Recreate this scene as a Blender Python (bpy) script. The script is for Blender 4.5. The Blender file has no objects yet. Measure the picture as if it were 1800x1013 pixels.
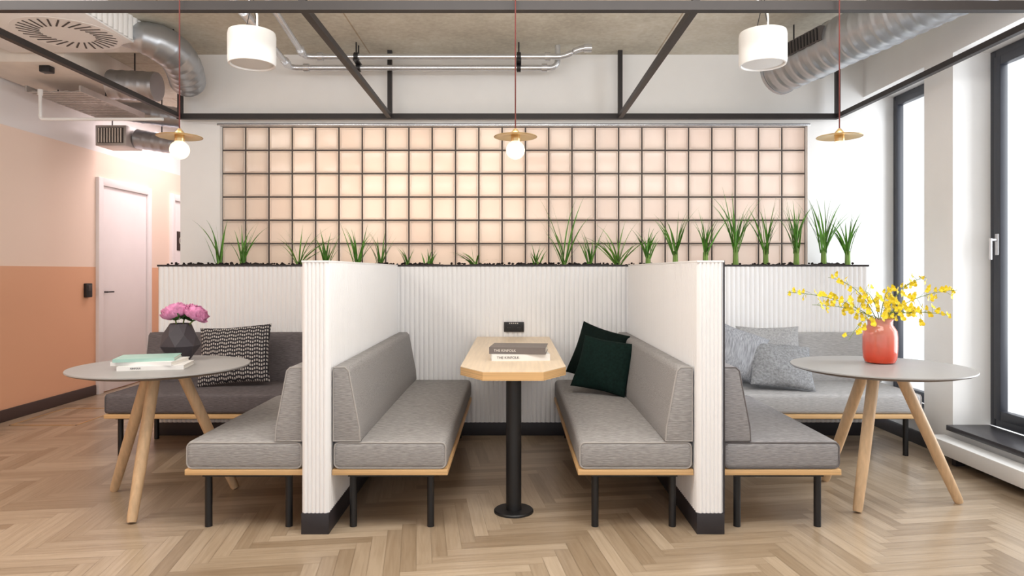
import bpy, bmesh, math, random
from mathutils import Vector, Matrix
random.seed(11)
S = bpy.context.scene
COL = S.collection
PI = math.pi
F, VX, VY, HC = 1200.0, 902.0, 478.0, 1.25

def P(px, py, Y):
    return Vector(((px - VX) * Y / F, Y, HC - (py - VY) * Y / F))

def lin(r, g, b):
    def f(c):
        c = c / 255.0
        return c / 12.92 if c <= .04045 else ((c + .055) / 1.055) ** 2.4
    return (f(r), f(g), f(b))

# ------------------------------------------------------------------ materials
def new_mat(name):
    m = bpy.data.materials.new(name)
    m.use_nodes = True
    nt = m.node_tree
    return m, nt, nt.nodes['Principled BSDF']

def M(name, rgb, rough=.5, metal=0.0, var=.05, scale=6.0, bump=0.0, bscale=80.0, stretch=(1, 1, 1), spec=None, emit=0.0):
    m, nt, b = new_mat(name)
    c = lin(*rgb)
    tc = nt.nodes.new('ShaderNodeTexCoord')
    mp = nt.nodes.new('ShaderNodeMapping')
    mp.inputs['Scale'].default_value = stretch
    nt.links.new(tc.outputs['Object'], mp.inputs['Vector'])
    n = nt.nodes.new('ShaderNodeTexNoise')
    n.inputs['Scale'].default_value = scale
    n.inputs['Detail'].default_value = 4
    nt.links.new(mp.outputs['Vector'], n.inputs['Vector'])
    r = nt.nodes.new('ShaderNodeValToRGB')
    r.color_ramp.elements[0].position = .3
    r.color_ramp.elements[1].position = .7
    r.color_ramp.elements[0].color = tuple(max(0, x * (1 - var)) for x in c) + (1,)
    r.color_ramp.elements[1].color = tuple(min(1, x * (1 + var)) for x in c) + (1,)
    nt.links.new(n.outputs['Fac'], r.inputs['Fac'])
    nt.links.new(r.outputs['Color'], b.inputs['Base Color'])
    b.inputs['Roughness'].default_value = rough
    b.inputs['Metallic'].default_value = metal
    if spec is not None:
        b.inputs['Specular IOR Level'].default_value = spec
    if emit:
        b.inputs['Emission Color'].default_value = c + (1,)
        b.inputs['Emission Strength'].default_value = emit
    if bump:
        n2 = nt.nodes.new('ShaderNodeTexNoise')
        n2.inputs['Scale'].default_value = bscale
        n2.inputs['Detail'].default_value = 3
        nt.links.new(mp.outputs['Vector'], n2.inputs['Vector'])
        bp = nt.nodes.new('ShaderNodeBump')
        bp.inputs['Strength'].default_value = bump
        bp.inputs['Distance'].default_value = .01
        nt.links.new(n2.outputs['Fac'], bp.inputs['Height'])
        nt.links.new(bp.outputs['Normal'], b.inputs['Normal'])
    return m

m_white = M('white_paint', (243, 242, 241), .6, var=.012)
m_flute = M('white_lacquer', (244, 243, 244), .5, var=.006)
m_cap = M('cap_dark', (50, 44, 46), .5)
m_plinth = M('dark_plinth', (44, 40, 44), .5, var=.1)
m_base = M('dark_brown_baseboard', (62, 45, 42), .5, var=.1)
m_black = M('black_steel', (24, 23, 25), .45, var=.1)
m_frame = M('dark_brown_steel', (36, 30, 30), .5, var=.1)
m_fab = M('grey_melange_fabric', (156, 153, 152), .95, var=.3, scale=1.0, stretch=(30, 200, 420), bump=.3, bscale=.7, spec=.1)
m_fabd = M('dark_grey_fabric', (106, 100, 102), .95, var=.3, scale=1.0, stretch=(200, 30, 420), bump=.3, bscale=.7, spec=.1)
m_fab_shaded = M('grey_fabric_shade_painted', (148, 146, 148), .95, var=.3, scale=1.0, stretch=(30, 200, 420), bump=.3, bscale=.7, spec=.1)  # same grey upholstery, darker shade of the right front bench painted in
m_fab_lit = M('grey_fabric_light_painted', (176, 175, 176), .95, var=.22, scale=1.0, stretch=(200, 30, 420), bump=.25, bscale=.7, spec=.1)  # same grey upholstery, brighter light on the right back bench painted in
m_pipe = M('piping_cord', (170, 165, 162), .9)
m_piped = M('piping_cord_dark', (104, 99, 100), .9)
m_ply = M('birch_plywood', (214, 174, 124), .5, var=.15, scale=3, stretch=(1, 1, 90))
m_top = M('birch_table_top', (230, 209, 182), .4, var=.07, scale=4, stretch=(14, .8, 4))
m_edge = M('birch_table_edge', (220, 178, 124), .5, var=.2, scale=2, stretch=(1, 1, 160))
m_oak = M('oak_leg', (212, 178, 140), .5, var=.12, scale=10, stretch=(6, 6, .6))
m_lino = M('grey_linoleum', (160, 158, 157), .4, var=.03)
m_linoe = M('table_edge_dark', (104, 96, 92), .5)
m_galv = M('galvanised_steel', (178, 181, 186), .34, metal=.8, var=.06, scale=5)
m_chrome = M('bright_pipe', (218, 219, 222), .25, metal=.75, var=.05)
m_brass = M('brass', (228, 198, 146), .32, metal=.8, var=.05)
m_cord = M('maroon_cord', (96, 40, 36), .8)
m_bulb = M('frosted_bulb', (255, 238, 208), .3, var=.0, emit=1.15)
m_spk = M('speaker_white', (246, 245, 244), .45, var=.01)
m_spkg = M('speaker_grille', (228, 227, 226), .6, var=.03, scale=200)
m_soil = M('dark_soil', (40, 32, 30), .95, var=.4, scale=40, bump=.5)
m_blade = M('grass_blade', (90, 144, 50), .5, var=.45, scale=14)
m_blade2 = M('young_grass_blade', (112, 158, 64), .5, var=.35, scale=14)
m_stem = M('grass_stem', (130, 164, 80), .55, var=.25, scale=30, stretch=(1, 1, .2))
m_greenp = M('dark_green_velvet', (13, 33, 29), .85, var=.3, scale=60, bump=.1, spec=.15)
m_greenp2 = M('blackish_green_velvet', (10, 24, 21), .85, var=.3, scale=60, bump=.1, spec=.15)
m_bluep = M('blue_grey_boucle', (146, 148, 152), .95, var=.3, scale=70, bump=.3, bscale=120, spec=.1)
m_bluep2 = M('pale_grey_boucle', (168, 168, 170), .95, var=.22, scale=80, bump=.3, bscale=120, spec=.1)
m_bluep3 = M('striped_grey_weave', (158, 160, 166), .95, var=.35, scale=1, stretch=(160, 160, 12), bump=.2, bscale=120, spec=.1)
m_vase = M('slate_ceramic', (60, 54, 60), .55, var=.06)
m_pink = M('peony_petal', (236, 152, 196), .6, var=.25, scale=40)
m_leaf = M('leaf_green', (70, 112, 52), .5, var=.25, scale=20)
m_stalk = M('flower_stalk', (120, 140, 60), .5, var=.15)
m_yel = M('yellow_petal', (250, 218, 44), .5, var=.12, scale=60)
m_page = M('book_pages', (238, 234, 226), .8, var=.05, scale=2, stretch=(1, 1, 300))
m_teal = M('teal_cover', (164, 200, 190), .5, var=.04)
m_bwhite = M('white_cover', (238, 236, 234), .45, var=.02)
m_bgrey = M('grey_cover', (112, 104, 101), .5, var=.04)
m_ink = M('spine_ink', (60, 55, 58), .6)
m_inkw = M('spine_ink_light', (228, 222, 214), .6)
m_sill = M('dark_stone_sill', (58, 56, 60), .35, var=.15, scale=30)
m_wframe = M('anthracite_window_frame', (50, 52, 60), .4, var=.05)
m_door = M('pale_door', (248, 242, 242), .4, var=.01)
m_plast = M('black_plastic', (30, 28, 30), .4)
m_steel = M('brushed_handle', (205, 205, 208), .3, metal=.7)
m_dbox = M('beige_duct_board', (236, 226, 216), .7, var=.05)
m_slot = M('dark_slot', (78, 72, 70), .7)
m_tray = M('tray_zinc', (190, 184, 180), .45, metal=.5, var=.1)

# concrete ceiling
m_conc, nt, b = new_mat('board_marked_concrete')
tc = nt.nodes.new('ShaderNodeTexCoord')
n1 = nt.nodes.new('ShaderNodeTexNoise'); n1.inputs['Scale'].default_value = 1.6; n1.inputs['Detail'].default_value = 8
n2 = nt.nodes.new('ShaderNodeTexNoise'); n2.inputs['Scale'].default_value = 30; n2.inputs['Detail'].default_value = 4
nt.links.new(tc.outputs['Object'], n1.inputs['Vector']); nt.links.new(tc.outputs['Object'], n2.inputs['Vector'])
r = nt.nodes.new('ShaderNodeValToRGB')
r.color_ramp.elements[0].position = .3; r.color_ramp.elements[1].position = .72
r.color_ramp.elements[0].color = lin(190, 183, 168) + (1,); r.color_ramp.elements[1].color = lin(224, 218, 204) + (1,)
nt.links.new(n1.outputs['Fac'], r.inputs['Fac'])
bk = nt.nodes.new('ShaderNodeTexBrick')
bk.inputs['Color1'].default_value = (1, 1, 1, 1); bk.inputs['Color2'].default_value = (.93, .92, .9, 1)
bk.inputs['Mortar'].default_value = (.65, .55, .45, 1); bk.inputs['Scale'].default_value = 1
bk.inputs['Mortar Size'].default_value = .006; bk.inputs['Brick Width'].default_value = 2.4; bk.inputs['Row Height'].default_value = 1.2
nt.links.new(tc.outputs['Object'], bk.inputs['Vector'])
mx = nt.nodes.new('ShaderNodeMixRGB'); mx.blend_type = 'MULTIPLY'; mx.inputs['Fac'].default_value = 1
nt.links.new(r.outputs['Color'], mx.inputs[1]); nt.links.new(bk.outputs['Color'], mx.inputs[2])
mx2 = nt.nodes.new('ShaderNodeMixRGB'); mx2.blend_type = 'OVERLAY'; mx2.inputs['Fac'].default_value = .3
nt.links.new(mx.outputs['Color'], mx2.inputs[1]); nt.links.new(n2.outputs['Fac'], mx2.inputs[2])
nt.links.new(mx2.outputs['Color'], b.inputs['Base Color']); b.inputs['Roughness'].default_value = .8

# three-tone corridor wall
m_wleft, nt, b = new_mat('three_tone_wall')
tc = nt.nodes.new('ShaderNodeTexCoord'); sx = nt.nodes.new('ShaderNodeSeparateXYZ')
nt.links.new(tc.outputs['Object'], sx.inputs['Vector'])
mr = nt.nodes.new('ShaderNodeMath'); mr.operation = 'DIVIDE'; mr.inputs[1].default_value = 3.08
nt.links.new(sx.outputs['Z'], mr.inputs[0])
r = nt.nodes.new('ShaderNodeValToRGB'); r.color_ramp.interpolation = 'CONSTANT'
r.color_ramp.elements[0].position = 0; r.color_ramp.elements[0].color = lin(236, 182, 146) + (1,)
e = r.color_ramp.elements[1]; e.position = 1.29 / 3.08; e.color = lin(250, 228, 211) + (1,)
e = r.color_ramp.elements.new(2.47 / 3.08); e.color = lin(246, 243, 242) + (1,)
nt.links.new(mr.outputs[0], r.inputs['Fac']); nt.links.new(r.outputs['Color'], b.inputs['Base Color'])
b.inputs['Roughness'].default_value = .6

# herringbone oak floor
m_floor, nt, b = new_mat('oak_herringbone')
at = nt.nodes.new('ShaderNodeAttribute'); at.attribute_name = 'tone'
uv = nt.nodes.new('ShaderNodeUVMap'); uv.uv_map = 'plank'
mp = nt.nodes.new('ShaderNodeMapping'); mp.inputs['Scale'].default_value = (2.2, 34, 1)
nt.links.new(uv.outputs['UV'], mp.inputs['Vector'])
n1 = nt.nodes.new('ShaderNodeTexNoise'); n1.inputs['Scale'].default_value = 1.6; n1.inputs['Detail'].default_value = 6; n1.inputs['Distortion'].default_value = .6
nt.links.new(mp.outputs['Vector'], n1.inputs['Vector'])
r = nt.nodes.new('ShaderNodeValToRGB')
r.color_ramp.elements[0].position = 0; r.color_ramp.elements[0].color = lin(152, 132, 109) + (1,)
r.color_ramp.elements[1].position = 1; r.color_ramp.elements[1].color = lin(188, 169, 146) + (1,)
nt.links.new(at.outputs['Fac'], r.inputs['Fac'])
r2 = nt.nodes.new('ShaderNodeValToRGB')
r2.color_ramp.elements[0].position = .3; r2.color_ramp.elements[0].color = (.82, .79, .75, 1)
r2.color_ramp.elements[1].position = .62; r2.color_ramp.elements[1].color = (1.0, 1.0, 1.0, 1)
nt.links.new(n1.outputs['Fac'], r2.inputs['Fac'])
mx = nt.nodes.new('ShaderNodeMixRGB'); mx.blend_type = 'MULTIPLY'; mx.inputs['Fac'].default_value = 1
nt.links.new(r.outputs['Color'], mx.inputs[1]); nt.links.new(r2.outputs['Color'], mx.inputs[2])
nt.links.new(mx.outputs['Color'], b.inputs['Base Color']); b.inputs['Roughness'].default_value = .28

# glass blocks
m_gb, nt, b = new_mat('frosted_glass_block')
out = nt.nodes['Material Output']
tc = nt.nodes.new('ShaderNodeTexCoord'); n1 = nt.nodes.new('ShaderNodeTexNoise'); n1.inputs['Scale'].default_value = 2.2
nt.links.new(tc.outputs['Object'], n1.inputs['Vector'])
r = nt.nodes.new('ShaderNodeValToRGB')
r.color_ramp.elements[0].position = .3; r.color_ramp.elements[1].position = .7
r.color_ramp.elements[0].color = lin(238, 221, 210) + (1,); r.color_ramp.elements[1].color = lin(247, 235, 225) + (1,)
nt.links.new(n1.outputs['Fac'], r.inputs['Fac'])
nt.links.new(r.outputs['Color'], b.inputs['Base Color']); b.inputs['Roughness'].default_value = .14
tr = nt.nodes.new('ShaderNodeBsdfTranslucent'); nt.links.new(r.outputs['Color'], tr.inputs['Color'])
ms = nt.nodes.new('ShaderNodeMixShader'); ms.inputs['Fac'].default_value = .45
nt.links.new(b.outputs[0], ms.inputs[1]); nt.links.new(tr.outputs[0], ms.inputs[2]); nt.links.new(ms.outputs[0], out.inputs['Surface'])

# window glass (single sheet)
m_glass, nt, b = new_mat('window_glass')
out = nt.nodes['Material Output']
tp = nt.nodes.new('ShaderNodeBsdfTransparent'); tp.inputs['Color'].default_value = (.96, .975, .985, 1)
gl = nt.nodes.new('ShaderNodeBsdfGlossy'); gl.inputs['Roughness'].default_value = .03
ms = nt.nodes.new('ShaderNodeMixShader'); ms.inputs['Fac'].default_value = .06
nt.links.new(tp.outputs[0], ms.inputs[1]); nt.links.new(gl.outputs[0], ms.inputs[2])
nt.links.new(ms.outputs[0], out.inputs['Surface'])

# ombre coral glass
m_coral, nt, b = new_mat('ombre_coral_glass')
tc = nt.nodes.new('ShaderNodeTexCoord'); sx = nt.nodes.new('ShaderNodeSeparateXYZ')
nt.links.new(tc.outputs['Generated'], sx.inputs['Vector'])
r = nt.nodes.new('ShaderNodeValToRGB')
r.color_ramp.elements[0].position = .1; r.color_ramp.elements[0].color = lin(252, 96, 60) + (1,)
r.color_ramp.elements[1].position = .95; r.color_ramp.elements[1].color = lin(250, 182, 164) + (1,)
nt.links.new(sx.outputs['Z'], r.inputs['Fac']); nt.links.new(r.outputs['Color'], b.inputs['Base Color'])
b.inputs['Roughness'].default_value = .06; b.inputs['Transmission Weight'].default_value = .5

# black and white woven pillow
m_pat, nt, b = new_mat('black_white_weave')
tc = nt.nodes.new('ShaderNodeTexCoord'); sp = nt.nodes.new('ShaderNodeSeparateXYZ')
nt.links.new(tc.outputs['Object'], sp.inputs['Vector'])
def math_node(op, a, b_=None):
    n = nt.nodes.new('ShaderNodeMath'); n.operation = op
    for i, v in enumerate((a, b_)):
        if v is None: continue
        if isinstance(v, (int, float)): n.inputs[i].default_value = v
        else: nt.links.new(v, n.inputs[i])
    return n.outputs[0]
# wavy dark rows with short pale upright bars between them
wave = math_node('MULTIPLY', math_node('SINE', math_node('MULTIPLY', sp.outputs['X'], 2 * PI / .06)), .16)
rowc = math_node('ADD', math_node('DIVIDE', sp.outputs['Z'], .0275), wave)
frow = math_node('FRACT', math_node('ADD', rowc, 50.0))
colc = math_node('FRACT', math_node('ADD', math_node('DIVIDE', sp.outputs['X'], .015), 50.0))
inrow = math_node('MULTIPLY', math_node('GREATER_THAN', frow, .38), math_node('LESS_THAN', frow, .92))
incol = math_node('LESS_THAN', colc, .55)
mxp = nt.nodes.new('ShaderNodeMixRGB'); mxp.inputs[1].default_value = lin(42, 39, 45) + (1,); mxp.inputs[2].default_value = lin(192, 186, 182) + (1,)
nt.links.new(math_node('MULTIPLY', inrow, incol), mxp.inputs['Fac'])
nt.links.new(mxp.outputs['Color'], b.inputs['Base Color'])
b.inputs['Roughness'].default_value = .95

# ------------------------------------------------------------------ geometry helpers
def box(bm, x0, x1, y0, y1, z0, z1, bev=0, seg=2, mat=None):
    mtx = Matrix.Translation(((x0 + x1) / 2, (y0 + y1) / 2, (z0 + z1) / 2)) @ Matrix.Diagonal((abs(x1 - x0), abs(y1 - y0), abs(z1 - z0), 1))
    if mat is not None:
        mtx = mat @ mtx
    vs = bmesh.ops.create_cube(bm, size=1, matrix=mtx)['verts']
    if bev:
        es = list({e for v in vs for e in v.link_edges})
        bmesh.ops.bevel(bm, geom=es, offset=bev, segments=seg, profile=.5, affect='EDGES')

def tube(bm, pts, r, n=10, cap=True):
    pts = [Vector(p) for p in pts]
    rs = r if isinstance(r, (list, tuple)) else [r] * len(pts)
    t0 = (pts[1] - pts[0]).normalized()
    nrm = t0.orthogonal().normalized()
    rings = []
    for i, p in enumerate(pts):
        if i == 0: t = t0
        elif i == len(pts) - 1: t = (pts[i] - pts[i - 1]).normalized()
        else: t = ((pts[i + 1] - pts[i]).normalized() + (pts[i] - pts[i - 1]).normalized()).normalized()
        nrm = (nrm - t * nrm.dot(t)).normalized()
        bn = t.cross(nrm)
        rings.append([bm.verts.new(p + (nrm * math.cos(2 * PI * k / n) + bn * math.sin(2 * PI * k / n)) * rs[i]) for k in range(n)])
    for a, b_ in zip(rings, rings[1:]):
        for k in range(n):
            bm.faces.new((a[k], a[(k + 1) % n], b_[(k + 1) % n], b_[k]))
    if cap:
        bm.faces.new(list(reversed(rings[0]))); bm.faces.new(rings[-1])

def lathe(bm, prof, c=(0, 0, 0), n=40, cap=True):
    c = Vector(c); rings = []
    for (r_, z) in prof:
        rings.append([bm.verts.new(c + Vector((r_ * math.cos(2 * PI * k / n), r_ * math.sin(2 * PI * k / n), z))) for k in range(n)])
    for a, b_ in zip(rings, rings[1:]):
        for k in range(n):
            bm.faces.new((a[k], a[(k + 1) % n], b_[(k + 1) % n], b_[k]))
    if cap:
        bm.faces.new(list(reversed(rings[0]))); bm.faces.new(rings[-1])

def prism(bm, poly, a0, a1, mapf, bev=0, seg=2):
    A = [bm.verts.new(mapf(p, a0)) for p in poly]; B = [bm.verts.new(mapf(p, a1)) for p in poly]
    n = len(poly); fs = [bm.faces.new(A), bm.faces.new(list(reversed(B)))]
    for k in range(n):
        fs.append(bm.faces.new((A[k], B[k], B[(k + 1) % n], A[(k + 1) % n])))
    bmesh.ops.recalc_face_normals(bm, faces=fs)
    if bev:
        es = list({e for f in fs for e in f.edges})
        bmesh.ops.bevel(bm, geom=es, offset=bev, segments=seg, profile=.5, affect='EDGES')

def arc_path(pts, rad, steps=6):
    pts = [Vector(p) for p in pts]; out = [pts[0]]
    for i in range(1, len(pts) - 1):
        a = (pts[i - 1] - pts[i]).normalized(); c = (pts[i + 1] - pts[i]).normalized()
        p0 = pts[i] + a * rad; p1 = pts[i] + c * rad
        for s in range(steps + 1):
            t = s / steps
            out.append(p0 * (1 - t) ** 2 + pts[i] * 2 * t * (1 - t) + p1 * t * t)
    out.append(pts[-1]); return out

def resample(pts, step):
    pts = [Vector(p) for p in pts]; out = [pts[0].copy()]; carry = 0
    for a, b_ in zip(pts, pts[1:]):
        L = (b_ - a).length; d = step - carry
        while d < L:
            out.append(a.lerp(b_, d / L)); d += step
        carry = (L - (d - step))
    out.append(pts[-1].copy()); return out

def duct_tube(bm, pts, r, rib=.1, n=36, r_start=None):
    q = resample(pts, .0125); rs = []
    for i in range(len(q)):
        ph = (i * .0125) % rib
        rr = r
        if r_start is not None:
            f = min(1, i / (len(q) * .42)); rr = r_start + (r - r_start) * f * f * (3 - 2 * f)
        rs.append(rr * 1.03 if ph < .0126 else rr)
    tube(bm, q, rs, n)

def fluted(bm, p0, p1, z0, z1, pitch=.0275, depth=.009, m=8):
    p0 = Vector((p0[0], p0[1])); p1 = Vector((p1[0], p1[1])); L = (p1 - p0).length
    k = max(1, round(L / pitch)); d = (p1 - p0) / L; nn = Vector((d.y, -d.x))
    prev = None
    for i in range(k * m + 1):
        s = (i % m) / m
        q = p0 + d * (L * i / (k * m)) + nn * (depth * math.sin(PI * s) ** .75 if s > 0 else 0)
        cur = (bm.verts.new((q.x, q.y, z0)), bm.verts.new((q.x, q.y, z1)))
        if prev: bm.faces.new((prev[0], cur[0], cur[1], prev[1]))
        prev = cur

# ------------------------------------------------------------------ object helpers
def origin(o):
    v = Vector((0, 0, 0))
    while o is not None:
        v += o.location; o = o.parent
    return v

def link_mesh(name, bm, mat, smooth=40):
    me = bpy.data.meshes.new(name)
    bm.to_mesh(me); bm.free()
    for p in me.polygons: p.use_smooth = smooth > 0
    if smooth > 0: me.set_sharp_from_angle(angle=math.radians(smooth))
    me.materials.append(mat)
    o = bpy.data.objects.new(name, me); COL.objects.link(o)
    return o

def obj(name, bm, mat, parent=None, local=False, smooth=40, label=None):
    """bm in world coordinates unless local; one mesh object"""
    if parent is not None:
        if not local:
            bmesh.ops.translate(bm, vec=-origin(parent), verts=bm.verts)
        o = link_mesh(name, bm, mat, smooth); o.parent = parent
    else:
        vs = [v.co for v in bm.verts]
        c = Vector(((min(v.x for v in vs) + max(v.x for v in vs)) / 2, (min(v.y for v in vs) + max(v.y for v in vs)) / 2, min(v.z for v in vs)))
        bmesh.ops.translate(bm, vec=-c, verts=bm.verts)
        o = link_mesh(name, bm, mat, smooth); o.location = c
    if label: o['label'] = label
    return o

def thing(name, label, cat, loc=(0, 0, 0), rotz=0, group=None):
    o = bpy.data.objects.new(name, None); COL.objects.link(o)
    o.empty_display_size = .1
    o.location = loc; o.rotation_euler = (0, 0, rotz)
    o['label'] = label; o['category'] = cat
    if group: o['group'] = group
    return o

def tag(o, label, cat, group=None, kind=None):
    o['label'] = label; o['category'] = cat
    if group: o['group'] = group
    if kind: o['kind'] = kind
    return o

def struct(name, bm, mat, parent=None, smooth=40):
    o = link_mesh(name, bm, mat, smooth)
    if parent is not None: o.parent = parent
    else: o['kind'] = 'structure'
    return o

def lettering(name, body, size, mat, parent, mtx, extrude=.0006):
    cu = bpy.data.curves.new(name, 'FONT'); cu.body = body; cu.size = size; cu.extrude = extrude
    cu.align_x = 'CENTER'; cu.align_y = 'CENTER'
    t = bpy.data.objects.new(name + '_curve', cu); COL.objects.link(t)
    bpy.context.view_layer.update()
    dg = bpy.context.evaluated_depsgraph_get()
    me = bpy.data.meshes.new_from_object(t.evaluated_get(dg))
    bpy.data.objects.remove(t)
    me.materials.clear(); me.materials.append(mat); me.transform(mtx)
    o = bpy.data.objects.new(name, me); COL.objects.link(o); o.parent = parent
    return o

B = bmesh.new
V = Vector
rd = math.radians
CEIL = 3.08
XL, XR, XW = -4.25, 2.95, 3.2      # corridor wall, pier face, window plane
YF, YP, YB = 3.247, 5.208, 5.75    # partition fronts, planter front, back wall

# ------------------------------------------------------------------ the setting
bm = B()
tone = bm.faces.layers.float.new('tone_tmp'); uvl = bm.loops.layers.uv.new('plank')
def quad(c, ux, uy, l, w, z, t):
    vs = [bm.verts.new((c + ux * (a * l / 2) + uy * (b_ * w / 2)).to_3d() + Vector((0, 0, z))) for a, b_ in ((-1, -1), (1, -1), (1, 1), (-1, 1))]
    f = bm.faces.new(vs); f[tone] = t
    ro = (random.random() * 20, random.random() * 20)
    for lp, (a, b_) in zip(f.loops, ((0, 0), (l, 0), (l, w), (0, w))):
        lp[uvl].uv = (a + ro[0], b_ + ro[1])
quad(Vector((-.5, 4.2)), Vector((1, 0)), Vector((0, 1)), 7.7, 13, -.003, .0)
W_, NL = .068, 8
FA = math.radians(8)
for i in range(-100, 170):
    for j in range(-70, 170):
        t = (i - j) % (2 * NL)
        if t == 0: cx, cy, hor = i + NL / 2, j + .5, True
        elif t == 2 * NL - 1: cx, cy, hor = i + .5, j + NL / 2, False
        else: continue
        c = Vector((cx * math.cos(FA) - cy * math.sin(FA), cx * math.sin(FA) + cy * math.cos(FA))) * W_ + Vector((0.13, 1))
        if not (-4.45 < c.x < 3.15 and 1.2 < c.y < 10): continue
        ux = Vector((math.cos(FA), math.sin(FA))); uy = Vector((-ux.y, ux.x))
        if not hor: ux, uy = uy, -ux
        quad(c, ux, uy, NL * W_ - .0013, W_ - .0013, 0, random.random())
fl = struct('floor', bm, m_floor, smooth=0)
fm = fl.data
vals = [d.value for d in fm.attributes['tone_tmp'].data]
fm.attributes.new('tone', 'FLOAT', 'FACE')
fm.attributes['tone'].data.foreach_set('value', vals)

bm = B(); box(bm, -4.35, 3.4, -1.5, 10.6, CEIL, CEIL + .2); struct('ceiling', bm, m_conc)
bm = B(); box(bm, -4.4, XL, -1.5, 10.6, 0, CEIL); struct('wall_left', bm, m_wleft)
bm = B(); box(bm, XL, -2.65, 10.4, 10.6, 0, CEIL); struct('wall_corridor_end', bm, m_white)
GX0, GX1, GZ0, GZ1 = -2.47, 2.48, 1.094, 2.48
bm = B()
box(bm, -2.803, GX0, YB, YB + .25, 0, CEIL); box(bm, GX1, 3.35, YB, YB + .25, 0, CEIL)
box(bm, GX0, GX1, YB, YB + .25, GZ1, CEIL); box(bm, GX0, GX1, YB, YB + .25, 0, GZ0)
struct('wall_back', bm, m_white)
bm = B(); box(bm, -2.803, -2.65, YB + .25, 10.4, 0, CEIL); struct('wall_corridor_side', bm, m_white)
bm = B(); box(bm, -2.65, 3.35, 6.75, 6.85, 0, CEIL); struct('wall_behind_blocks', bm, m_white)
bm = B()
box(bm, XR, 3.35, 4.58, 4.9, 0, CEIL)
box(bm, XR, 3.35, .5, 2.9, 0, CEIL)
box(bm, XR, 3.35, 2.9, 4.58, 2.72, CEIL); box(bm, XR, 3.35, 4.9, YB, 2.72, CEIL)
box(bm, XR, 3.35, 2.9, 4.58, 0, .19); box(bm, XR, 3.35, 4.9, YB, 0, .19)
struct('wall_right', bm, m_white)
bm = B(); box(bm, 2.9, 3.19, 2.9, 4.575, .19, .225, .004); struct('trim_1', bm, m_sill)
bm = B(); box(bm, 2.9, 3.19, 4.905, YB - .003, .19, .225, .004); struct('trim_2', bm, m_sill)
bm = B(); box(bm, 2.925, XR, .5, YB, 0, .09, .002); struct('baseboard_right', bm, m_plinth)
bm = B()
box(bm, XL, XL + .018, -1.5, 6.93, 0, .1, .002); box(bm, XL, XL + .018, 7.99, 8.42, 0, .1, .002)
struct('baseboard_left', bm, m_base)
bm = B(); box(bm, GX0 - .02, GX1 + .02, YB - .012, YB + .02, GZ1, GZ1 + .018, .002); struct('trim_3', bm, m_chrome)

# glass block window
cell = (GX1 - GX0) / 25
bm = B()
for i in range(25):
    for j in range(7):
        x0 = GX0 + i * cell + .004; x1 = GX0 + (i + 1) * cell - .004
        z0 = GZ0 + j * cell + .004; z1 = GZ0 + (j + 1) * cell - .004
        yf = YB + .045
        ring = []
        for ins, dy in ((0, .03), (.003, .004), (.009, 0), (.016, .006), (.026, .0075)):
            ring.append([bm.verts.new((x, yf + dy, z)) for x, z in ((x0 + ins, z0 + ins), (x1 - ins, z0 + ins), (x1 - ins, z1 - ins), (x0 + ins, z1 - ins))])
        for a, b_ in zip(ring, ring[1:]):
            for k in range(4): bm.faces.new((a[k], a[(k + 1) % 4], b_[(k + 1) % 4], b_[k]))
        bm.faces.new(ring[-1])
gw = struct('window_1', bm, m_gb, smooth=20)
bm = B()
for i in range(26):
    x = GX0 + i * cell; box(bm, max(GX0, x - .006), min(GX1, x + .006), YB + .05, YB + .09, GZ0, GZ1)
for j in range(8):
    z = GZ0 + j * cell; box(bm, GX0, GX1, YB + .0501, YB + .0899, max(GZ0, z - .006), min(GZ1, z + .006))
struct('joint_grid', bm, M('dark_joint', (84, 76, 72), .7), gw)

# windows in the right wall
def win(name, y0, y1, fw, sw, handle_y=None):
    z0, z1 = .226, 2.72
    def ring(bm, a0, a1, c0, c1, w, x0, x1):
        box(bm, x0, x1, a0, a0 + w, c0, c1, .004); box(bm, x0, x1, a1 - w, a1, c0, c1, .004)
        box(bm, x0, x1, a0 + w, a1 - w, c0, c0 + w, .004); box(bm, x0, x1, a0 + w, a1 - w, c1 - w, c1, .004)
    bm = B(); ring(bm, y0 + .002, y1 - .002, z0, z1 - .002, fw, XW, XW + .06)
    w = struct(name, bm, m_wframe)
    f = fw + .002
    bm = B(); ring(bm, y0 + f, y1 - f, z0 + fw, z1 - f, sw, XW - .012, XW + .04); struct('sash', bm, m_wframe, w)
    g = f + sw
    bm = B()
    bm.faces.new([bm.verts.new(p) for p in ((XW + .02, y0 + g, z0 + g), (XW + .02, y1 - g, z0 + g), (XW + .02, y1 - g, z1 - g), (XW + .02, y0 + g, z1 - g))])
    struct('pane', bm, m_glass, w)
    if handle_y:
        bm = B(); box(bm, XW - .022, XW - .012, handle_y - .015, handle_y + .015, 1.36, 1.5, .003)
        tube(bm, [(XW - .015, handle_y, 1.46), (XW - .06, handle_y, 1.46)], .009)
        tube(bm, arc_path([(XW - .06, handle_y, 1.47), (XW - .06, handle_y, 1.33)], .01), .01)
        h = struct('window_handle', bm, m_steel, w); h['label'] = 'brushed silver lever handle'
win('window_2', 2.9, 4.58, .05, .06, 4.49)
win('window_3', 4.9, YB, .04, .045)

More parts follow.
